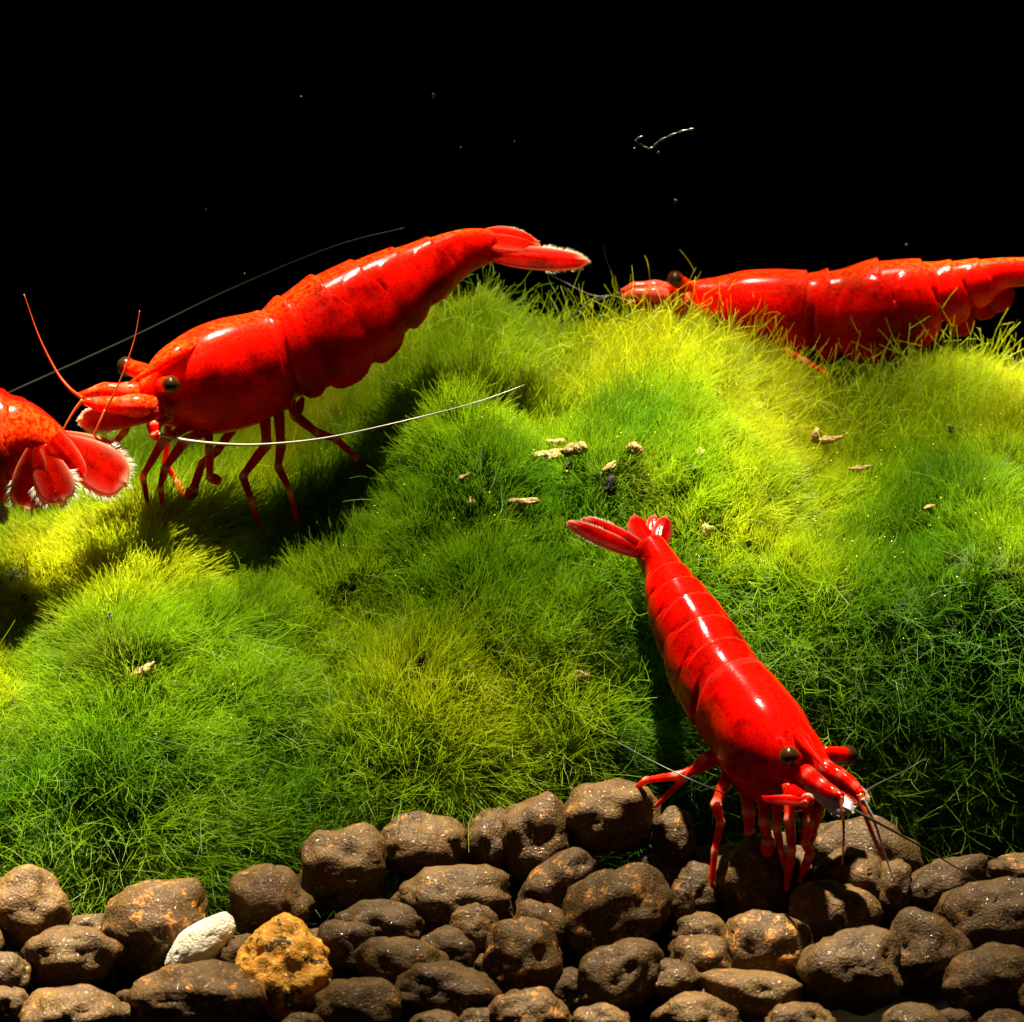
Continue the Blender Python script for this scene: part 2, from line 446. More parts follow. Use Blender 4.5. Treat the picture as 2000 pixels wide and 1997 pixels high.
# glinting grains caught in the fur
def icos(sub):
    bm = bmesh.new(); bmesh.ops.create_icosphere(bm, subdivisions=sub, radius=1)
    v = np.array([x.co[:] for x in bm.verts]); f = [[q.index for q in x.verts] for x in bm.faces]; bm.free(); return v, f
def grains(n):
    X, T = roots(n, -3.0, 3.0, .1, 1.6, lambda X, T: .25+1.3*np.clip(fbm(X, T*2, 1.4, 77)+.1, 0, 1))
    C = mound(X, T)+mound_n(X, T)*RNG.uniform(.08, .2, (len(X), 1))
    v, f = icos(1); V = []; F = []
    for k, c in enumerate(C):
        s = RNG.uniform(.0018, .0062)*np.array([1, RNG.uniform(.6, 1.2), RNG.uniform(.6, 1.2)])
        V.append(v*s+c); F += [[i+k*len(v) for i in q] for q in f]
    return mesh('glinting_grains', np.concatenate(V), F)
o = obj('glinting_grains', grains(5200), simple('yellow_grain', (.62, .52, .06), .15, **{'Specular IOR Level': .9}), moss); o['kind'] = 'stuff'

# ------------------------------------------------------------------ granules
ICO = {s: icos(s) for s in (3, 4, 5)}
def granule_mesh(name, hw, hh, hd, tilt, seed, bumps=(), block=2.3, rough=.11, sub=4, pits=.08):
    v, f = ICO[sub]; rnd = random.Random(seed); o = Vector([rnd.uniform(-50, 50) for _ in range(3)])
    u = v.copy()
    k = (np.abs(u)**block).sum(1)**(-1/block)       # towards a rounded block
    u = u*k[:, None]
    ct, st = math.cos(tilt), math.sin(tilt)
    out = np.empty_like(u)
    q = Matrix.Rotation(rnd.uniform(-.25, .25), 3, 'Y')
    for i in range(len(u)):
        d = Vector(u[i]); b = d.normalized()
        n1 = noise.noise(b*1.15+o); n2 = noise.noise(b*2.6+o*1.3); n3 = noise.noise(b*6.5+o*.7); n4 = noise.noise(b*13+o)
        s = 1+rough*1.9*n1+rough*1.2*n2+rough*.42*n3+rough*.26*n4
        pit = max(0, noise.noise(b*4.2+o*2)-.28); s -= pits*4*pit
        for (bx, bz, amp, sig) in bumps:
            dv = Vector((bx, -.15, bz)).normalized(); an = b.angle(dv)
            s += amp*math.exp(-(an/sig)**2)
        out[i] = (d*s)
    out *= np.array([hw, hd, hh])
    x = out[:, 0]*ct-out[:, 2]*st; z = out[:, 0]*st+out[:, 2]*ct
    # local axes: x right, y away along the sight line, z up in the picture -> upright world
    y = out[:, 1]
    return mesh(name, np.stack([x, y*CPH+z*SP, -y*SP+z*CPH], -1), f)

GENERIC = 'brown wet soil granule lying among its like in the gravel bed'
# px, py, width, height, tilt degrees, push in depth, bumps, material, label
G = [
 (45,1785,170,140,-10,0,[(.1,.9,.15,.5)],0,None), (82,1778,95,105,0,.12,[],0,None), (136,1868,182,108,5,0,[],0,'oval granule in front of a larger orange-flecked one beside the moss foot'),
 (165,1830,125,75,15,.2,[],0,None), (305,1818,215,165,10,.08,[(.7,.7,.22,.45)],1,'large brown granule with orange flecks leaning on the cream pebble'),
 (12,1905,95,78,0,0,[],0,None), (12,1968,95,76,10,0,[],0,None), (138,1995,190,118,0,0,[],0,None), (247,1950,40,30,20,.06,[],0,None),
 (243,1990,60,56,0,.0,[],0,None), (385,1960,265,135,4,-.05,[(-.7,.5,.12,.4)],1,'brown granule with orange crust in front of the cream pebble'),
 (470,1870,120,80,10,.06,[],0,'small granule half hidden behind the orange stone and the cream pebble'),
 (527,1768,142,150,62,.0,[],0,'dark upright granule standing between the cream pebble and the moss edge'),
 (668,1702,158,132,0,.05,[(.45,.9,.33,.42),(-.5,.8,.2,.4)],0,'heart-shaped granule with two humps beside the moss edge'),
 (830,1655,174,118,-3,.05,[],0,'dome-shaped smooth granule with a rusty underside beside the moss edge'), (960,1648,112,120,0,.08,[],0,'granule between the dome-shaped granule and the lumpy shouldered one'),
 (888,1762,230,118,-2,0,[(.65,.75,.28,.35)],0,'wide flat granule with a small knob below the dome-shaped granule'), (740,1806,172,80,-4,0,[(.1,.9,.15,.3)],0,'flat granule with a low ridge below the wide knobbed granule'),
 (675,1850,115,90,0,.04,[],0,'small granule squeezed between the orange stone and a flat ridged granule'), (613,1838,46,46,0,.08,[],0,None), (925,1816,102,88,0,.02,[],0,None),
 (785,1888,175,108,-8,0,[],0,None), (872,1862,118,94,0,.1,[],0,None), (870,1937,182,98,-12,-.05,[],0,None),
 (700,1970,172,110,-4,0,[],0,'smooth egg-like granule in front of the orange stone'), (1032,1990,165,108,0,0,[],1,None), (850,2003,96,50,0,.0,[],0,None), (935,2003,90,58,0,.05,[],0,None),
 (1048,1642,128,132,12,.02,[(.55,.85,.3,.42)],0,'lumpy granule with a high shoulder leaning on the big blocky granule'), (1193,1594,170,124,4,-.06,[],0,'big blocky granule topmost of the pile, with the shrimp leg on it'),
 (1315,1638,88,98,-12,.0,[],0,"small upright granule beside the blocky granule, below the shrimp's rear legs"), (1378,1682,44,60,0,.1,[],0,None), (1085,1737,178,96,40,0,[],2,'slanting granule with a bright orange patch below the blocky granule'),
 (1055,1810,100,80,-20,.0,[],0,None), (1205,1785,222,152,18,-.06,[(.6,.75,.12,.35)],1,'biggest brown granule with a dark hollow and orange dots'),
 (1362,1748,86,98,0,.06,[],0,None), (1465,1720,148,150,-6,-.0,[(.05,1,.12,.4)],0,'egg-shaped upright granule under the climbing shrimp'),
 (1368,1824,108,72,-4,.05,[],0,None), (1372,1874,116,80,0,0,[],1,None), (1495,1853,165,138,14,-.02,[],1,'pale speckled round granule below the egg-shaped granule'),
 (1022,1872,158,140,-18,0,[],1,None), (1208,1905,175,118,28,-.03,[],0,None), (1315,1915,118,72,-10,.0,[],0,None),
 (1462,1942,200,84,-4,.03,[],0,None), (1357,1998,160,100,0,0,[],0,None), (1170,1998,115,62,0,.0,[],0,None),
 (1685,1682,240,140,-8,.12,[(.1,1,.18,.4)],0,'large pale granule behind the shrimp antennae'), (1660,1718,135,100,-8,-.04,[],0,'granule in front of the large pale granule, under the antennae'),
 (1745,1738,70,96,0,.0,[],0,None), (1517,1655,70,60,0,.2,[],0,None), (1846,1727,172,92,16,.02,[(-.8,.4,.15,.3),(.85,.5,.2,.3)],0,'bone-shaped granule with raised ends beside the moss foot'),
 (1985,1708,115,76,0,.04,[],1,None), (1940,1796,225,140,8,-.02,[],0,'large granule in front of the bone-shaped granule'), (1630,1787,165,110,-14,0,[],0,"granule lying in the shadow of the climbing shrimp's head"),
 (1668,1897,210,142,8,-.06,[],0,'large round granule below the reddish granule under the shrimp head'), (1803,1866,165,146,0,.02,[(-.2,.9,.18,.35)],0,'lumpy granule touching the large round granule'),
 (1940,1916,195,124,16,0,[],0,None), (1785,2002,130,84,0,0,[],0,None), (1862,2000,66,56,0,.02,[],1,None), (1558,2005,145,80,0,0,[],0,None),
 (-60,1850,120,120,0,.05,[],0,None), (-50,1960,110,100,0,0,[],0,None), (2080,1850,150,130,0,0,[],0,None), (2080,1740,110,90,0,0,[],0,None),
 (2070,1960,150,120,0,0,[],0,None), (590,2010,90,60,0,0,[],0,None), (1960,2010,110,60,0,0,[],0,None),
 (1560,1700,80,90,0,.16,[],0,None), (1290,1705,100,80,0,.3,[],0,None), (590,1930,90,80,0,.2,[],0,None),
 (1110,1940,90,80,0,.2,[],0,None), (960,1900,80,70,0,.2,[],0,None), (1590,1945,80,70,0,.2,[],0,None),
]
GM = [M_GRAN, M_GRAN_OR, M_GRAN_OR]
for i, (px, py, w, h, tl, push, bumps, mi, lab) in enumerate(G):
    Y = bed_y(py)+push
    c = at(px, py, Y); s = (DIST+Y*CPH-c.z*SP)/DIST/400
    hw, hh = w*s/2*1.04, h*s/2*1.12
    hd = .5*(max(hw, hh)*.9+min(hw, hh)) if max(w, h) > 60 else min(hw, hh)
    big = w > 55
    o = obj('soil_granule', granule_mesh('soil_granule', hw, hh, hd, R(tl), 100+i, bumps, 2.05+(.9 if i % 5 == 3 else 0)+(.8 if px == 1193 else 0),
            .11 if big else .13, 4 if big else 3), GM[mi])
    o.location = c
    tag(o, lab or GENERIC, 'granule', 'brown soil granules of the gravel bed')

def stone(name, px, py, w, h, tl, push, seed, material, label, cat, bumps, block, rough):
    Y = bed_y(py)+push; c = at(px, py, Y); s = (DIST+Y*CPH-c.z*SP)/DIST/400
    o = obj(name, granule_mesh(name, w*s/2, h*s/2, min(w, h)*s/2, R(tl), seed, bumps, block, rough, 5, .04), material)
    o.location = c; return tag(o, label, cat)
stone('cream_pebble', 392, 1848, 168, 86, 42, -.02, 5, M_CREAM, 'cream white pebble wedged between brown granules', 'pebble', [], 2.0, .045)
stone('orange_stone', 558, 1895, 165, 165, 45, -.05, 9, M_ORANGE, 'bright orange crusty stone standing between the cream pebble and brown granules', 'stone', [(.7, .7, .25, .4)], 2.6, .13)
stone('soil_granule', 1334, 1762, 44, 84, 0, -.16, 12, M_GRAN_OR, 'small upright granule with an orange top beside the biggest granule', 'granule', [], 3.2, .1)

# ------------------------------------------------------------------ shrimp parts
def frames(P):
    t = np.gradient(P, axis=0); t = unit(t)
    n = np.empty_like(t); a = np.array([0, 0, 1.0]) if abs(t[0, 2]) < .9 else np.array([1.0, 0, 0])
    n[0] = unit(np.cross(t[0], a))
    for i in range(1, len(P)):
        v = n[i-1]-t[i]*np.dot(n[i-1], t[i]); n[i] = v/(np.linalg.norm(v)+1e-9)
    return t, n, np.cross(t, n)
def tube_mesh(name, P, rad, sides=8, tint=None, flat=1.0):
    P = np.asarray(P, float); rad = np.asarray(rad, float); t, n, b = frames(P); k = len(P)
    a = np.linspace(0, 2*np.pi, sides, endpoint=False)
    V = (P[:, None]+rad[:, None, None]*(n[:, None]*np.cos(a)[None, :, None]+flat*b[:, None]*np.sin(a)[None, :, None])).reshape(-1, 3)
    F = [[i*sides+j, i*sides+(j+1) % sides, (i+1)*sides+(j+1) % sides, (i+1)*sides+j] for i in range(k-1) for j in range(sides)]
    F += [list(range(sides))[::-1], [(k-1)*sides+j for j in range(sides)]]
    tt = None
    if tint is not None: tt = np.repeat(np.asarray(tint, float), sides, 0)
    return mesh(name, V, F, True, tt)
def thread(name, pts, r0, r1, material, parent, n=60, sides=6):
    P = crom([list(p) for p in pts], n); f = np.linspace(0, 1, n)
    tint = np.zeros((n, 3))
    return obj(name, tube_mesh(name, P, r0+(r1-r0)*f**.8, sides, tint), material, parent)
def leg(name, pts, r0, r1, material, parent, club=None, joint=.42):
    """jointed limb: straight tapering sections with slightly swollen, paler joints"""
    pts = [np.array(p) for p in pts]; P = []; rd = []; tn = []
    m = len(pts)-1
    for i in range(m):
        ra = r0+(r1-r0)*i/m; rb = r0+(r1-r0)*(i+1)/m
        for f, k, j in ((0, 1.08, 1), (.07, 1.12, .5), (.16, .98, 0), (.4, 1.04, 0), (.65, .98, 0), (.85, .90, 0), (.94, 1.0, .4)):
            if i == 0 and f < .1: j = 0
            P.append(pts[i]*(1-f)+pts[i+1]*f); rd.append((ra+(rb-ra)*f)*k); tn.append((0, j*joint, 0))
    P.append(pts[-1]); rd.append(r1*.45); tn.append((0, joint*.5, 0))
    P = np.array(P); Q = P.copy(); Q[1:-1] = .25*P[:-2]+.5*P[1:-1]+.25*P[2:]
    if club: rd = [r*(1+club*math.exp(-((k/len(rd)-.8)/.14)**2)) for k, r in enumerate(rd)]
    return obj(name, tube_mesh(name, Q, rd, 10, tn), material, parent)
def blade(name, root, tip, width, normal, material, parent, tipw=.35, edge=.75, fringe=0, rootw=.35, camber=.12, pos=.62, sub=None):
    """leaf-shaped plate of the tail fan or antenna: real thickness, midrib and pale margin"""
    root = np.array(root); tip = np.array(tip); d = tip-root; Lr = np.linalg.norm(d); d = d/Lr
    nr = np.array(normal, float); nr = nr-d*np.dot(nr, d); nr /= np.linalg.norm(nr); s = np.cross(d, nr)
    na, nb = 26, 13
    V = []; T = []
    def halfw(f): # outline: widest at pos, rounded end
        if f < pos: q = rootw+(1-rootw)*math.sin(f/pos*math.pi/2)
        else:
            e = (f-pos)/(1-pos); q = max(0.0, 1-e**2.6)**.5*(1-tipw*.0)
        return .5*width*q
    for side in (1, -1):
        for i in range(na):
            f = i/(na-1); w = halfw(min(f, .9995))
            for j in range(nb):
                g = j/(nb-1)*2-1
                th = .006+.010*(1-g*g)*(1-.7*f)+.006*math.exp(-(g/.12)**2)
                z = side*th+camber*width*(1-g*g)*math.sin(f*math.pi*.6) 
                p = root+d*Lr*f+s*w*g+nr*z
                V.append(p)
                near = max(abs(g)**6*.8*(.25+.75*f), max(0, (f-.86)/.14)**1.5)
                T.append((0.2*(1-f), min(1, near)*edge, 0))
    F = []
    for k in (0, na*nb):
        for i in range(na-1):
            for j in range(nb-1):
                q = [k+i*nb+j, k+i*nb+j+1, k+(i+1)*nb+j+1, k+(i+1)*nb+j]
                F.append(q if k == 0 else q[::-1])
    o_ = na*nb
    for i in range(na-1):
        F.append([i*nb, (i+1)*nb, o_+(i+1)*nb, o_+i*nb]); F.append([i*nb+nb-1, o_+i*nb+nb-1, o_+(i+1)*nb+nb-1, (i+1)*nb+nb-1])
    ob = obj(name, mesh(name, V, F, True, np.array(T)), material, parent)
    if fringe > 0:     # fine hairs round the free end
        rr = random.Random(int(Lr*1e5)); V = []; F = []
        for k in range(int(80+3000*fringe)):
            a = rr.uniform(-1, 1); f = 1-.45*abs(a)**1.6; w = halfw(min(f, .995))
            p = root+d*Lr*f*.985+s*w*np.sign(a)*(.98 if abs(a) > .35 else abs(a)/.35)
            q = d*(1-.55*abs(a))+s*np.sign(a)*abs(a)*.8+np.array([rr.gauss(0, .14) for _ in range(3)])
            q = q/np.linalg.norm(q)*fringe*rr.uniform(.6, 1.1)
            c = np.cross(q, nr); c = c/np.linalg.norm(c)*.0016; e = nr*.0016; b0 = len(V)
            V += [p+c, p-c, p+e, p+q]; F += [[b0, b0+1, b0+3], [b0+1, b0+2, b0+3], [b0+2, b0, b0+3]]
        fo = obj('fringe', mesh('fringe', V, F, False), M_FRINGE, ob); fo['kind'] = 'stuff'
    return ob
def ball(name, c, r, material, parent, sub=4, scale=(1, 1, 1)):
    v, f = ICO[sub]; return obj(name, mesh(name, v*np.array(scale)*r+np.array(c), f), material, parent)
def eye(c, r, look, parent, root, rs=.03, stalk=M_SHELL):
    """stalked eye: clear amber globe over a dark core"""
    c = np.array(c); root = np.array(root); look = np.array(look, float); look /= np.linalg.norm(look)
    P = np.array([root, root*.5+c*.5, c-(c-root)*.12]); P = crom(P, 10)
    obj('eyestalk', tube_mesh('eyestalk', P, np.linspace(rs*1.05, r*.80, 10), 14, np.tile((.5, .0, 0), (10, 1))), stalk, parent)
    e = ball('eye', c, r, M_EYE, parent)
    ball('eye_core', c+look*r*.12, r*.80, M_CORE, e, 3)
    return e

def body_mesh(name, st, bounds, lobe=1.0, gap=1.0, N=420, M=112, plate=.06, ven=.2, tail_flare=.0):
    """one continuous shell lofted along the spine; st rows: centre(3) dorsal(3) half height, half width.
    Overlapping back plates and rounded side plates are pushed out of the surface."""
    st = np.array(st, float)
    S = crom(st, 900); seg = np.linalg.norm(np.diff(S[:, :3], axis=0), axis=1); cum = np.concatenate([[0], np.cumsum(seg)]); cum /= cum[-1]
    t = np.linspace(0, 1, N); S = np.stack([np.interp(t, cum, S[:, k]) for k in range(8)], 1)
    C = S[:, :3]; tg = unit(np.gradient(C, axis=0)); D = unit(S[:, 3:6]-tg*(S[:, 3:6]*tg).sum(1, keepdims=True)); Lt = np.cross(tg, D)
    th = np.linspace(0, 2*np.pi, M, endpoint=False)
    A = np.abs(np.where(th > np.pi, 2*np.pi-th, th))          # 0 back .. pi belly
    cs, sn = np.cos(th), np.sin(th)
    ex = 2/2.25
    cs = np.sign(cs)*np.abs(cs)**ex; sn = np.sign(sn)*np.abs(sn)**ex
    tt, aa = np.meshgrid(t, A, indexing='ij')
    disp = np.zeros_like(tt); edge = np.zeros_like(tt)
    b = [0]+list(bounds)
    for i in range(len(b)-1):
        t0, t1 = b[i], b[i+1]; bow = -.018*np.sin(aa)**2 if i else .022*(1-np.cos(aa))*.5
        x = (tt-t0-bow)/(t1-t0) if i else (tt+0*aa-bow)/(t1-t0)
        inside = (x > 0) & (x <= 1)
        disp = np.where(inside, plate*(np.clip(x, 0, 1)**2-.35)*(1 if i else .6*sstep(.6, 1., x)), disp)
        edge = np.where(inside & (x > .93), 1, edge)
    rim = np.zeros_like(tt)
    carap = sstep(bounds[0]+.01, bounds[0]-.06, tt)*(.45+.55*np.clip(fbm(tt*9+7, aa*1.3, 1.0, 4)*2+.6, 0, 1))
    ab = sstep(bounds[0]-.01, bounds[0]+.02, tt)*sstep(bounds[4]+.06, bounds[4]-.01, tt)
    disp = disp-ven*ab*sstep(1.05, 1.55, aa)*lobe
    for i, hgt in ((1, .06), (3, .085), (4, .08), (5, .075), (2, .115)):
        if i+1 > len(b)-1: continue
        t0, t1 = b[i], b[i+1]; tc = (t0+t1)/2+.012; rt = (t1-t0)*(.54 if i != 2 else .66)*gap; ac = 1.72; ra = .90
        e = (np.abs((tt-tc)/rt)**2.1+np.where(aa > ac, np.abs((aa-ac)/ra)**2.1, np.abs((aa-ac)/1.15)**2.1))**(1/2.1)
        mk = sstep(1.0, .95, e)*sstep(.35, 1.35, aa)
        new = hgt*lobe*(1-.45*e*e)
        disp = np.where(mk*(new+.06) > disp*mk+.0, disp*(1-mk)+np.maximum(new, disp)*mk, disp)
        rim = np.maximum(rim, np.exp(-((e-.95)/.05)**2)*sstep(1.0, 1.5, aa))
    h = S[:, 6][:, None]; w = S[:, 7][:, None]
    k = 1+disp*1.0
    belly = 1-.10*sstep(1.6, 3.1, aa)
    P = C[:, None]+D[:, None]*(h*cs[None]*k)[..., None]+Lt[:, None]*(w*sn[None]*k*belly)[..., None]
    V = P.reshape(-1, 3)
    F = [[i*M+j, i*M+(j+1) % M, (i+1)*M+(j+1) % M, (i+1)*M+j] for i in range(N-1) for j in range(M)]
    F += [list(range(M))[::-1], [(N-1)*M+j for j in range(M)]]
    tint = np.stack([sstep(1.0, .2, aa), .10*edge*sstep(1.6, .4, aa)*.1+.0*rim, .75*carap], -1).reshape(-1, 3)
    return mesh(name, V, F, True, tint)
def side_station(x0, y0, x1, y1, Y, wf=.74):
    a = at(x0, y0, Y); b = at(x1, y1, Y); d = a-b; h = d.length/2
    return [*((a+b)/2), *d.normalized(), h, h*wf]

# ------------------------------------------------------------------ the tall shrimp standing on the moss
def yA(px): return .35+.90*(px-275)/690
A = empty('shrimp', at(480, 1040, .6))
tag(A, 'red shrimp standing tall on the moss with a long pale antenna sweeping under its body', 'shrimp', 'red shrimps')
rows = [(270,748,276,800,.62),(298,716,304,826,.7),(340,675,350,842,.74),(383,645,412,847,.74),(437,624,482,833,.74),(507,610,560,797,.74),
        (544,583,622,780,.72),(598,548,692,752,.72),(652,522,746,715,.70),(722,497,802,655,.68),(781,482,850,602,.66),(840,465,896,556,.64),
        (890,452,926,530,.6),(940,450,956,515,.6),(962,458,968,505,.6)]
stA = [side_station(x0, y0, x1, y1, yA((x0+x1)/2), w) for x0, y0, x1, y1, w in rows]
obj('body', body_mesh('body', stA, [.36, .43, .54, .66, .76, .85, 1.0], lobe=.72), M_SHELL, A)
Ya = yA(275)
obj('rostrum', tube_mesh('rostrum', crom([at(392, 668, yA(392)-.05), at(345, 690, Ya+.0), at(300, 720, Ya-.06), at(250, 750, Ya-.10)], 16), np.concatenate([np.linspace(.03, .050, 6), np.linspace(.049, .004, 10)]), 10,
    np.tile((.8, 0, 0), (16, 1)), .8), M_SHELL, A)
eye(at(333, 752, Ya-.19), .047, (.1, -1, .25), A, at(318, 752, Ya-.06), .04)
eye(at(247, 716, Ya+.24), .050, (-.6, .1, .5), A, at(300, 734, Ya+.06), .046)
for pts, r in (([(352, 798), (300, 796), (245, 793), (200, 791), (164, 784)], .07), ([(340, 770), (290, 772), (240, 766), (200, 763), (156, 773)], .064)):
    dy = -.10 if r == .07 else .08
    P = crom([at(x, y, Ya-.05+dy+(.30 if k == 0 else .05 if k == 1 else 0)) for k, (x, y) in enumerate(pts)], 24)
    f = np.linspace(0, 1, 24)
    obj('antennule_base', tube_mesh('antennule_base', P, r*(1-.72*f**1.6)*(1+.10*np.sin(f*19)), 12, np.stack([.9+0*f, .07*np.exp(-((f*3 % 1-.5)/.12)**2), 0*f], 1)), M_SHELL, A)
blade('antennal_scale', at(320, 805, Ya-.16), at(152, 822, Ya-.14), .13, (.1, -.85, .5), M_FAN, A, edge=1.0, fringe=.02)
blade('antennal_scale', at(310, 795, Ya+.10), at(160, 828, Ya+.06), .13, (.1, -.8, .6), M_PALE, A, edge=.3, fringe=.03)
leg("antenna_base", [at(330, 800, Ya+.04), at(300, 832, Ya-.17), at(303, 850, Ya-.2), at(312, 852, Ya-.2)], .042, .022, M_SHELL, A)
thread('antenna', [at(302, 846, Ya-.20), at(360, 860, Ya-.25), at(440, 868, Ya-.3), at(520, 868, Ya-.32), at(640, 855, Ya-.3), at(800, 820, Ya-.22), at(930, 786, Ya-.1), at(1025, 752, Ya)], .0100, .0016, M_ANT, A, 90)
thread('antennule', [at(160, 778, Ya+.0), at(135, 758, Ya), at(108, 722, Ya+.05), at(75, 655, Ya+.1), at(47, 575, Ya+.15)], .0105, .0018, M_ANT_RED, A)
thread('antennule', [at(205, 802, Ya-.2), at(218, 780, Ya-.22), at(240, 730, Ya-.2), at(262, 665, Ya-.15), at(273, 607, Ya-.1)], .007, .0014, M_ANT_RED, A)
thread('antennule', [at(162, 782, Ya-.05), at(147, 800, Ya-.06), at(133, 822, Ya-.08), at(122, 842, Ya-.1)], .0115, .003, M_ANT_RED, A, 30)
thread('antennule', [at(206, 802, Ya-.2), at(195, 826, Ya-.22), at(185, 846, Ya-.22), at(176, 860, Ya-.22)], .0105, .003, M_ANT_RED, A, 30)
def foot(px, py, off=.05):
    p, n = on_moss(px, py, off); return p
for pts, r0, r1, club in (
        ([(515, 822, .62), (521, 868, .56), (474, 930, .50), (491, 978, .45), (520, 1058, None)], .034, .013, None),
        ([(543, 818, .66), (549, 872, .58), (543, 912, .50), (566, 958, .45), (593, 1054, None)], .032, .012, None),
        ([(560, 795, .78), (576, 812, .78), (618, 845, .76), (655, 857, .76), (697, 895, .74), (688, 925, None)], .031, .013, None),
        ([(470, 845, .62), (360, 862, .30), (322, 915, .26), (313, 952, .25), (324, 1005, None)], .033, .012, None),
        ([(400, 845, .50), (318, 862, .22), (279, 930, .2), (288, 985, None)], .031, .012, None),
        ([(405, 842, .52), (409, 880, .40), (410, 932, .38), (432, 942, .38)], .026, .017, .5),
        ([(470, 850, .62), (425, 880, .6), (395, 905, .56), (377, 958, .50), (366, 978, .48)], .026, .017, .9),
        ([(330, 850, .6), (322, 905, .7), (345, 940, .7), (362, 985, None)], .022, .010, .3),
        ([(275, 815, .35), (243, 845, .4), (205, 886, .45)], .024, .014, None)):
    P = [foot(x, y) if Y is None else at(x, y-(34 if k == 0 else 0), Y) for k, (x, y, Y) in enumerate(pts)]
    leg('leg', P, r0*.93, r1*.93, M_LEG, A, club)
Yt = yA(955)
blade('tail_fan_blade', at(952, 498, Yt-.04), at(1148, 512, Yt+.02), .125, (.1, -.75, .62), M_FAN, A, edge=.8, fringe=.03, rootw=.5, pos=.45)
blade('tail_fan_blade', at(955, 492, Yt-.02), at(1110, 498, Yt+.05), .11, (.1, -.4, .9), M_FAN, A, edge=.5, fringe=.02, rootw=.5, pos=.5)
blade('telson', at(945, 470, Yt), at(1052, 486, Yt+.06), .14, (.2, -.35, .9), M_FAN, A, edge=.6, rootw=.8, pos=.3)
blade('tail_fan_blade', at(950, 458, Yt+.06), at(1048, 478, Yt+.22), .15, (.25, -.6, .75), M_FAN, A, edge=.85, fringe=.02, rootw=.45, pos=.5)
blade('swimmeret', at(592, 776, .8), at(575, 818, .78), .05, (.2, -1, .1), M_FAN, A, edge=.2)

# ------------------------------------------------------------------ the shrimp climbing down onto the granules
B = empty('shrimp', at(1500, 1700, -1.35))
tag(B, 'deep red shrimp climbing down from the moss onto the brown granules, seen from above', 'shrimp', 'red shrimps')
def yB(py): return -.22-1.38*(py-1080)/448
rowsB = [(1612,1552,70),(1594,1535,112),(1560,1513,165),(1520,1484,200),(1489,1450,214),(1457,1404,203),(1424,1362,190),(1391,1312,178),(1364,1256,162),
         (1337,1210,146),(1312,1160,118),(1296,1118,88),(1283,1096,78),(1268,1072,70)]
axis = (at(1583, 1528, yB(1528))-at(1270, 1080, yB(1080))).normalized()
upv = Vector((-.10, 0, 1)); dB = (upv-axis*upv.dot(axis)).normalized()
stB = []
for px, py, w in rowsB:
    Y = yB(py); c = at(px, py, Y); s = (DIST+Y*CPH-c.z*SP)/DIST/400; h = w*s/2/.95
    stB.append([*c, *dB, h, h*.80])
obj('body', body_mesh('body', stB, [.42, .51, .61, .71, .79, .865, 1.0], plate=.085), M_SHELL_B, B)
latB = axis.cross(dB).normalized()
def onB(px, py, dy=0): return at(px, py, yB(py)+dy)
obj('rostrum', tube_mesh('rostrum', crom([onB(1545, 1412, -.26), onB(1567, 1442, -.30), onB(1588, 1470, -.33), onB(1620, 1508, -.36)], 16), np.concatenate([np.linspace(.015, .036, 6), np.linspace(.035, .004, 10)]), 10,
    np.tile((.9, .0, 0), (16, 1)), .8), M_SHELL_B, B)
eye(onB(1542, 1478, -.34), .050, (-.45, -.8, .5), B, onB(1556, 1484, -.22), .036, M_SHELL_B)
eye(onB(1655, 1476, .06), .050, (.8, -.3, .3), B, onB(1606, 1474, -.08), .038, M_SHELL_B)
for pts in ([(1572, 1512, -.22), (1595, 1528, -.25), (1622, 1545, -.28), (1645, 1556, -.30)], [(1600, 1498, -.12), (1630, 1512, -.15), (1660, 1528, -.17), (1684, 1552, -.2)]):
    P = crom([onB(*p) for p in pts], 24); f = np.linspace(0, 1, 24)
    obj('antennule_base', tube_mesh('antennule_base', P, .050*(1-.66*f**1.3)*(1+.04*np.sin(f*19)), 12, np.stack([.8+0*f, .07*np.exp(-((f*3 % 1-.5)/.12)**2), 0*f], 1)), M_SHELL_B, B)
blade('antennal_scale', onB(1575, 1535, -.2), onB(1664, 1586, -.25), .09, (-.1, -.85, .5), M_PALE, B, edge=.3, fringe=.02)
blade('antennal_scale', onB(1612, 1520, -.05), onB(1690, 1570, -.15), .11, (.2, -.8, .6), M_FAN_B, B, edge=.9, fringe=.02)
leg('antenna_base', [onB(1545, 1548, -.25), onB(1578, 1562, -.3), onB(1572, 1572, -.3)], .036, .022, M_SHELL_B, B)
blade('mouth_plate', onB(1490, 1560, -.22), onB(1578, 1566, -.3), .05, (0, -.6, .8), M_SHELL_B, B, edge=.5)
YH = yB(1560)
thread('antennule', [onB(1642, 1556, -.3), at(1646, 1590, YH-.32), at(1648, 1630, YH-.34), at(1645, 1690, YH-.32)], .0125, .004, M_ANT_RED, B, 40)
thread('antennule', [onB(1680, 1552, -.2), at(1690, 1590, YH-.22), at(1706, 1635, YH-.24), at(1726, 1680, YH-.22)], .019, .008, M_ANT_RED, B, 40)
thread('antennule', [at(1684, 1560, YH-.2), at(1708, 1606, YH-.22), at(1728, 1668, YH-.22), at(1746, 1722, YH-.2)], .0105, .0022, M_ANT, B, 40)
thread('antenna', [at(1662, 1580, YH-.24), at(1712, 1606, YH-.25), at(1780, 1643, YH-.2), at(1850, 1684, YH-.12), at(1930, 1735, YH-.02)], .009, .002, M_ANT_DIM, B, 60)
thread('antenna', [at(1684, 1552, YH-.1), at(1715, 1532, YH+.1), at(1765, 1508, YH+.25), at(1810, 1480, YH+.35)], .008, .002, M_ANT_DIM, B, 60)
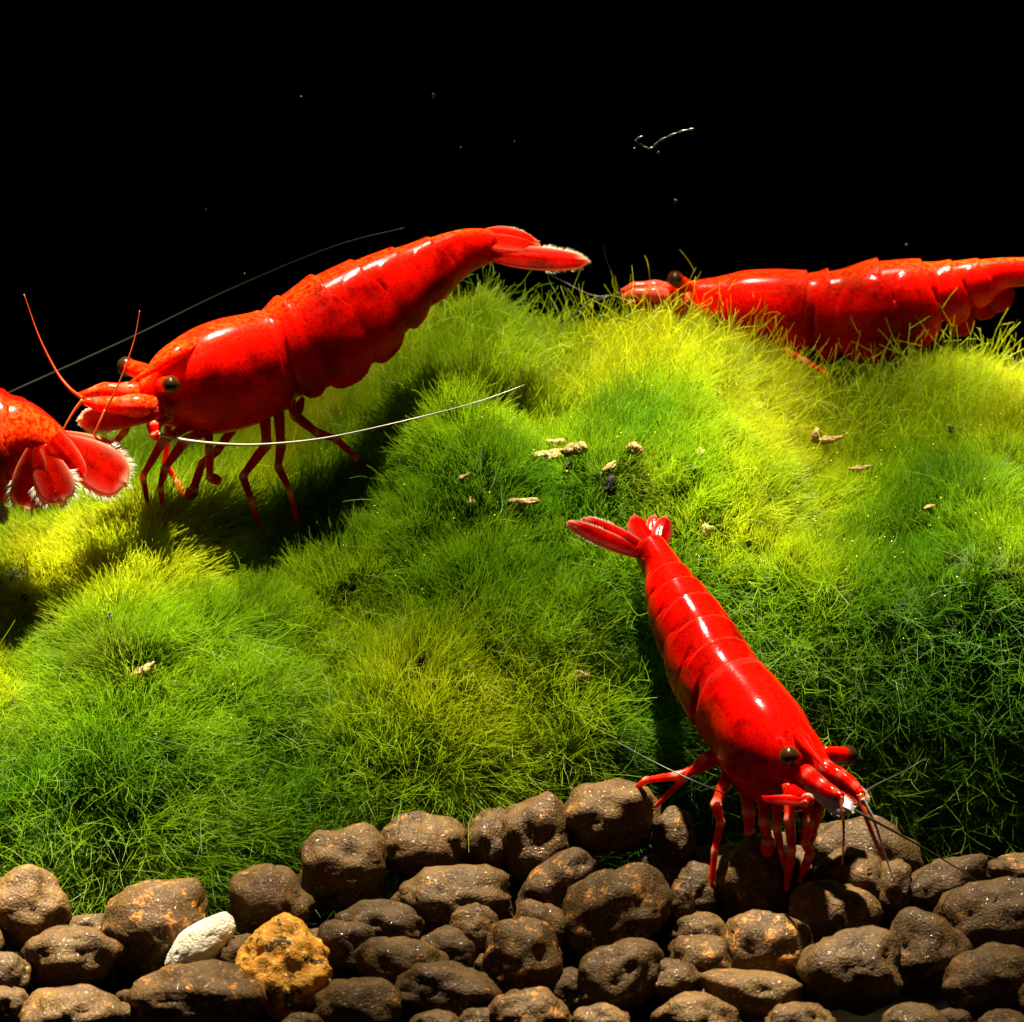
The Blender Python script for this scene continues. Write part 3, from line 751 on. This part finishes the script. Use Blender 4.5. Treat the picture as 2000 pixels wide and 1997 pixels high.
thread('antennule', [at(1440, 1560, YH+.2), at(1360, 1528, YH+.2), at(1280, 1490, YH+.3), at(1205, 1450, YH+.4)], .005, .002, M_ANT_DIM, B, 40)
for pts, r0, r1, club in (
        ([(1425, 1530, -1.42), (1398, 1572, -1.5), (1408, 1606, -1.52), (1396, 1660, -1.55), (1388, 1745, -1.6)], .034, .013, None),
        ([(1455, 1545, -1.45), (1462, 1585, -1.48), (1463, 1622, -1.46), (1474, 1662, -1.42)], .042, .020, None),
        ([(1490, 1560, -1.6), (1492, 1606, -1.65), (1500, 1640, -1.65), (1498, 1668, -1.62)], .032, .022, .7),
        ([(1540, 1560, -1.75), (1542, 1600, -1.8), (1546, 1655, -1.78), (1536, 1740, -1.62)], .034, .016, .25),
        ([(1576, 1560, -1.75), (1580, 1605, -1.78), (1572, 1645, -1.76), (1582, 1668, -1.74), (1562, 1725, -1.65)], .034, .015, .3),
        ([(1520, 1560, -1.7), (1516, 1615, -1.72), (1526, 1660, -1.66), (1540, 1720, -1.6)], .030, .013, None),
        ([(1590, 1555, -1.7), (1598, 1590, -1.72), (1588, 1625, -1.7), (1575, 1655, -1.68)], .030, .016, .5),
        ([(1400, 1500, -1.2), (1376, 1478, -1.22), (1338, 1520, -1.2), (1277, 1578, -1.18)], .030, .012, None),
        ([(1395, 1515, -1.2), (1322, 1516, -1.2), (1262, 1524, -1.1), (1240, 1540, -1.02)], .028, .014, None)):
    leg('leg', [at(x, y-(26 if k == 0 else 0), Y+(.05 if k == 0 else 0)) for k, (x, y, Y) in enumerate(pts)], r0*.9, r1*.9, M_LEG, B, club)
YT = yB(1072)
blade('tail_fan_blade', at(1258, 1085, YT-.03), at(1106, 1022, YT-.12), .10, (-.1, -.55, .8), M_FAN_B, B, edge=.9, fringe=.02, rootw=.5, pos=.45)
blade('tail_fan_blade', at(1262, 1075, YT-.02), at(1136, 1016, YT+.02), .11, (-.1, -.5, .85), M_FAN_B, B, edge=.7, fringe=.02, rootw=.5, pos=.45)
blade('telson', at(1276, 1078, YT-.04), at(1238, 1012, YT+.22), .14, (0, -.2, 1), M_FAN_B, B, edge=.3, rootw=.8, pos=.35)
blade('tail_fan_blade', at(1285, 1072, YT), at(1300, 1012, YT+.18), .10, (.3, -.3, .9), M_FAN_B, B, edge=.5, rootw=.5, pos=.45)
blade('tail_fan_blade', at(1284, 1074, YT+.02), at(1276, 1010, YT+.2), .10, (.3, -.3, .9), M_FAN_B, B, edge=.5, rootw=.5, pos=.45)

# ------------------------------------------------------------------ the shrimp behind the crest
C = empty('shrimp', at(1600, 745, 2.6))
tag(C, 'red shrimp half hidden behind the moss crest, dark eye showing above the fur', 'shrimp', 'red shrimps')
YCs = 2.55
rowsC = [(1296,574,1298,596),(1316,562,1322,610),(1344,547,1355,640),(1385,539,1400,675),(1432,532,1445,700),(1502,529,1515,712),(1572,534,1590,712),(1634,528,1655,708),
         (1700,513,1720,704),(1766,507,1785,682),(1836,510,1850,642),(1900,506,1910,602),(1960,504,1965,565),(2040,506,2045,555),(2080,513,2082,545)]
obj('body', body_mesh('body', [side_station(*r, YCs, .72) for r in rowsC], [.355, .42, .555, .665, .74, .805, 1.0], lobe=1.5, gap=.9, plate=.08), M_SHELL, C)
obj('rostrum', tube_mesh('rostrum', crom([at(1400, 556, YCs), at(1345, 558, YCs), at(1288, 566, YCs)], 12), np.linspace(.04, .004, 12), 10, np.tile((.3, 0, 0), (12, 1))), M_SHELL, C)
eye(at(1319, 546, YCs-.12), .046, (-.2, -1, .3), C, at(1345, 562, YCs-.05), .036)
for dy, yy in ((-.1, 578), (.08, 566)):
    f = np.linspace(0, 1, 20)
    obj('antennule_base', tube_mesh('antennule_base', crom([at(1345, yy+14, YCs+dy), at(1290, yy, YCs+dy), at(1245, yy-4, YCs+dy), at(1212, yy+4, YCs+dy)], 20),
        .055*(1-.75*f**1.6)*(1+.1*np.sin(f*19)), 12, np.tile((.3, .1, 0), (20, 1))), M_SHELL, C)
blade('antennal_scale', at(1340, 596, YCs-.12), at(1225, 590, YCs-.12), .10, (0, -.9, .4), M_FAN, C, edge=.6)
thread('antenna', [at(1215, 572, YCs-.1), at(1165, 588, YCs-.2), at(1120, 615, YCs-.35), at(1085, 650, YCs-.5)], .007, .002, M_ANT_DIM, C)
thread('antennule', [at(1213, 570, YCs), at(1200, 545, YCs), at(1185, 510, YCs), at(1178, 480, YCs)], .004, .0015, M_ANT_DIM, C, 30)
thread('antennule', [at(1213, 575, YCs-.1), at(1160, 578, YCs-.1), at(1100, 550, YCs), at(1045, 522, YCs)], .004, .0015, M_ANT_DIM, C, 30)
for pts in ([(1475, 680, 2.5), (1510, 672, 2.4), (1570, 705, 2.3), (1620, 735, 2.25)], [(1420, 660, 2.5), (1440, 700, 2.4), (1400, 740, 2.3)],
            [(1530, 690, 2.55), (1560, 730, 2.45), (1540, 780, 2.4)]):
    leg('leg', [at(*p) for p in pts], .028, .012, M_LEG, C)
for x0, x1, y0, y1 in ((1740, 1752, 640, 710), (1800, 1822, 610, 690), (1860, 1885, 590, 655), (1910, 1935, 570, 620), (1930, 1972, 560, 598)):
    blade('swimmeret', at(x0, y0, YCs), at(x1, y1, YCs), .16, (.2, -1, .1), M_FAN, C, edge=.15)
blade('telson', at(2075, 525, YCs), at(2210, 540, YCs), .14, (0, -.5, .8), M_FAN, C, edge=.5, rootw=.8, pos=.3)
blade('tail_fan_blade', at(2075, 532, YCs-.05), at(2250, 565, YCs-.1), .15, (0, -.6, .7), M_FAN, C, edge=.8, fringe=.02)
blade('tail_fan_blade', at(2075, 525, YCs+.05), at(2250, 525, YCs+.1), .15, (0, -.6, .7), M_FAN, C, edge=.8, fringe=.02)

# ------------------------------------------------------------------ the shrimp of which only the tail shows
D = empty('shrimp', at(-150, 1080, .1))
tag(D, 'red shrimp showing only its hind body and spread tail fan fringed in white', 'shrimp', 'red shrimps')
YD = .02
rowsD = [(-560,760,-540,830),(-520,720,-500,880),(-440,690,-430,930),(-330,700,-340,960),(-230,720,-250,985),(-150,732,-165,1000),(-75,738,-80,1000),(-10,748,-18,985),(30,764,12,958),
         (60,782,30,932),(86,804,52,918),(110,829,80,914),(134,857,110,920),(150,884,132,924)]
stD = []
for r in rowsD:     # rolled so that the back turns to the front glass
    q = side_station(*r, YD+.1*(1-max(0, min(1, (r[0]+200)/350))), .95)
    v = Vector(q[3:6])*.55+Vector((-.1, -.80, .25)); q[3:6] = v.normalized(); stD.append(q)
obj('body', body_mesh('body', stD, [.37, .45, .56, .67, .76, .84, 1.0], plate=.07, lobe=.4), M_SHELL, D)
nD = (.15, -.75, .65)
blade('tail_fan_blade', at(118, 866, YD-.02), at(246, 946, YD-.02), .25, nD, M_FAN, D, edge=.95, fringe=.05, rootw=.45, pos=.66, camber=.02)
blade('tail_fan_blade', at(112, 856, YD+.05), at(242, 912, YD+.06), .19, nD, M_FAN, D, edge=.95, fringe=.05, rootw=.45, pos=.66, camber=.02)
blade('telson', at(100, 860, YD-.14), at(164, 938, YD-.12), .15, nD, M_FAN, D, edge=.5, rootw=.9, pos=.25, camber=.1)
blade('tail_fan_blade', at(76, 872, YD-.16), at(122, 982, YD-.24), .19, (.1, -.75, .65), M_FAN, D, edge=.95, fringe=.05, rootw=.35, pos=.66, camber=.02)
blade('tail_fan_blade', at(66, 876, YD-.18), at(60, 994, YD-.24), .20, (.0, -.75, .65), M_FAN, D, edge=.95, fringe=.055, rootw=.35, pos=.66, camber=.02)
blade('swimmeret', at(-8, 960, YD-.1), at(6, 1018, YD-.14), .05, (0, -1, .2), M_PALE, D, edge=.9, fringe=.03)
thread('antenna', [at(-480, 800, YD+.3), at(-250, 850, YD+.9), at(-60, 800, YD+1.3), at(60, 748, YD+1.4), at(250, 662, YD+1.5), at(450, 565, YD+1.6), at(650, 482, YD+1.6), at(790, 445, YD+1.6)], .0085, .0015, M_ANT_DIM, D, 120)
for x in (-420, -360, -300):
    leg('leg', [at(x, 930, YD-.05), at(x-30, 1000, YD-.15), at(x+20, 1090, YD-.2), foot(x+10, 1160)], .03, .012, M_LEG, D)

# ------------------------------------------------------------------ debris on the moss and in the water
M_TAN = granule_material('tan_debris', (.42, .27, .10), (.20, .11, .03), (.05, .035, .02), .56, .66, .6)
M_BLK = granule_material('dark_debris', (.02, .014, .008), (.008, .006, .004), (.06, .03, .01), .66, .74, .6)
TAN = 'tan flake of debris lying on the moss fur'; BLK = 'black speck of debris lying on the moss fur'
DEB = [(1065,889,72,20,8,0,'longest tan flake in the debris pile between the two nearest shrimps'),(1118,878,44,24,20,0,'knobbly tan flake at the end of the longest debris flake'),
       (1080,863,36,14,0,0,None),(1137,872,20,26,70,0,None),(1022,984,52,18,6,0,'tan flake with a rolled bark-like shape alone on the moss'),(1240,874,22,26,60,0,None),
       (1184,911,34,14,40,0,None),(1190,945,24,36,-20,1,'large black flake below the tan debris pile'),(1372,884,16,22,0,0,None),(1350,912,14,14,0,1,None),(1104,910,14,20,-20,1,None),
       (1612,856,46,16,6,0,'pale forked flake of debris below the hidden shrimp'),(1595,850,16,30,-20,0,None),(1686,918,36,14,8,0,None),(1858,836,22,16,-20,1,None),(1810,995,20,12,20,0,None),
       (1386,1038,22,20,0,0,None),(1368,1091,12,18,0,1,None),(1304,1008,12,30,-20,1,'black splinter behind the tail of the climbing shrimp'),(850,1212,18,28,10,1,None),(830,1290,22,14,-20,1,None),
       (846,1342,44,24,30,1,'dark flake with a tan end in the bright moss'),(270,1310,48,20,32,0,'tan flake on the moss slope below the standing shrimp'),(100,1228,26,58,-25,0,'tall tan flake with dark foot on the shaded moss'),
       (467,1555,28,20,-10,0,None),(916,985,14,16,0,0,None),(906,930,24,10,25,0,None),(218,1204,12,18,0,1,None),(45,1165,12,12,0,1,None),(1130,1322,26,18,0,0,None)]
for i, (px, py, w, h, tl, mi, lab) in enumerate(DEB):
    p, n = on_moss(px, py, .14); s = .0025
    o = obj('debris_flake', granule_mesh('debris_flake', w*s/2, h*s/2, min(w, h)*s/2, R(tl), 700+i, [(.8, .2, .3, .5), (-.3, .9, .25, .4)], 2.2, .3, 3, .12), M_BLK if mi else M_TAN)
    o.location = p; tag(o, lab or (BLK if mi else TAN), 'debris', 'black debris specks on the moss' if mi else 'tan debris flakes on the moss')
M_FIL = simple('pale_filament', (.022, .034, .034), .3)
fp = [(1256,266),(1242,274),(1250,282),(1265,290),(1275,288),(1288,276),(1310,265),(1335,256),(1356,252)]
P = crom([at(x, y, .3) for x, y in fp], 60); f = np.linspace(0, 1, 60)
tag(obj('drifting_filament', tube_mesh('drifting_filament', P, .0025+.0045*np.abs(np.sin(f*31)), 6), M_FIL), 'thin pale kinked filament drifting in the black water', 'filament')
for i, (px, py, r) in enumerate([(1240,291,.006),(1286,299,.007),(846,187,.009),(1319,393,.008),(588,190,.005),(1770,479,.006),(900,289,.004),(1005,277,.004),(402,410,.004),(478,535,.004)]):
    v, f_ = ICO[3]
    o = obj('drifting_speck', mesh('drifting_speck', v*r*np.array([1, .8, 1.2])*(1+.25*np.sin(v[:, :1]*5+i)), f_), M_FIL); o.location = at(px, py, .3)
    tag(o, 'tiny pale speck drifting in the black water', 'speck', 'specks drifting in the water')
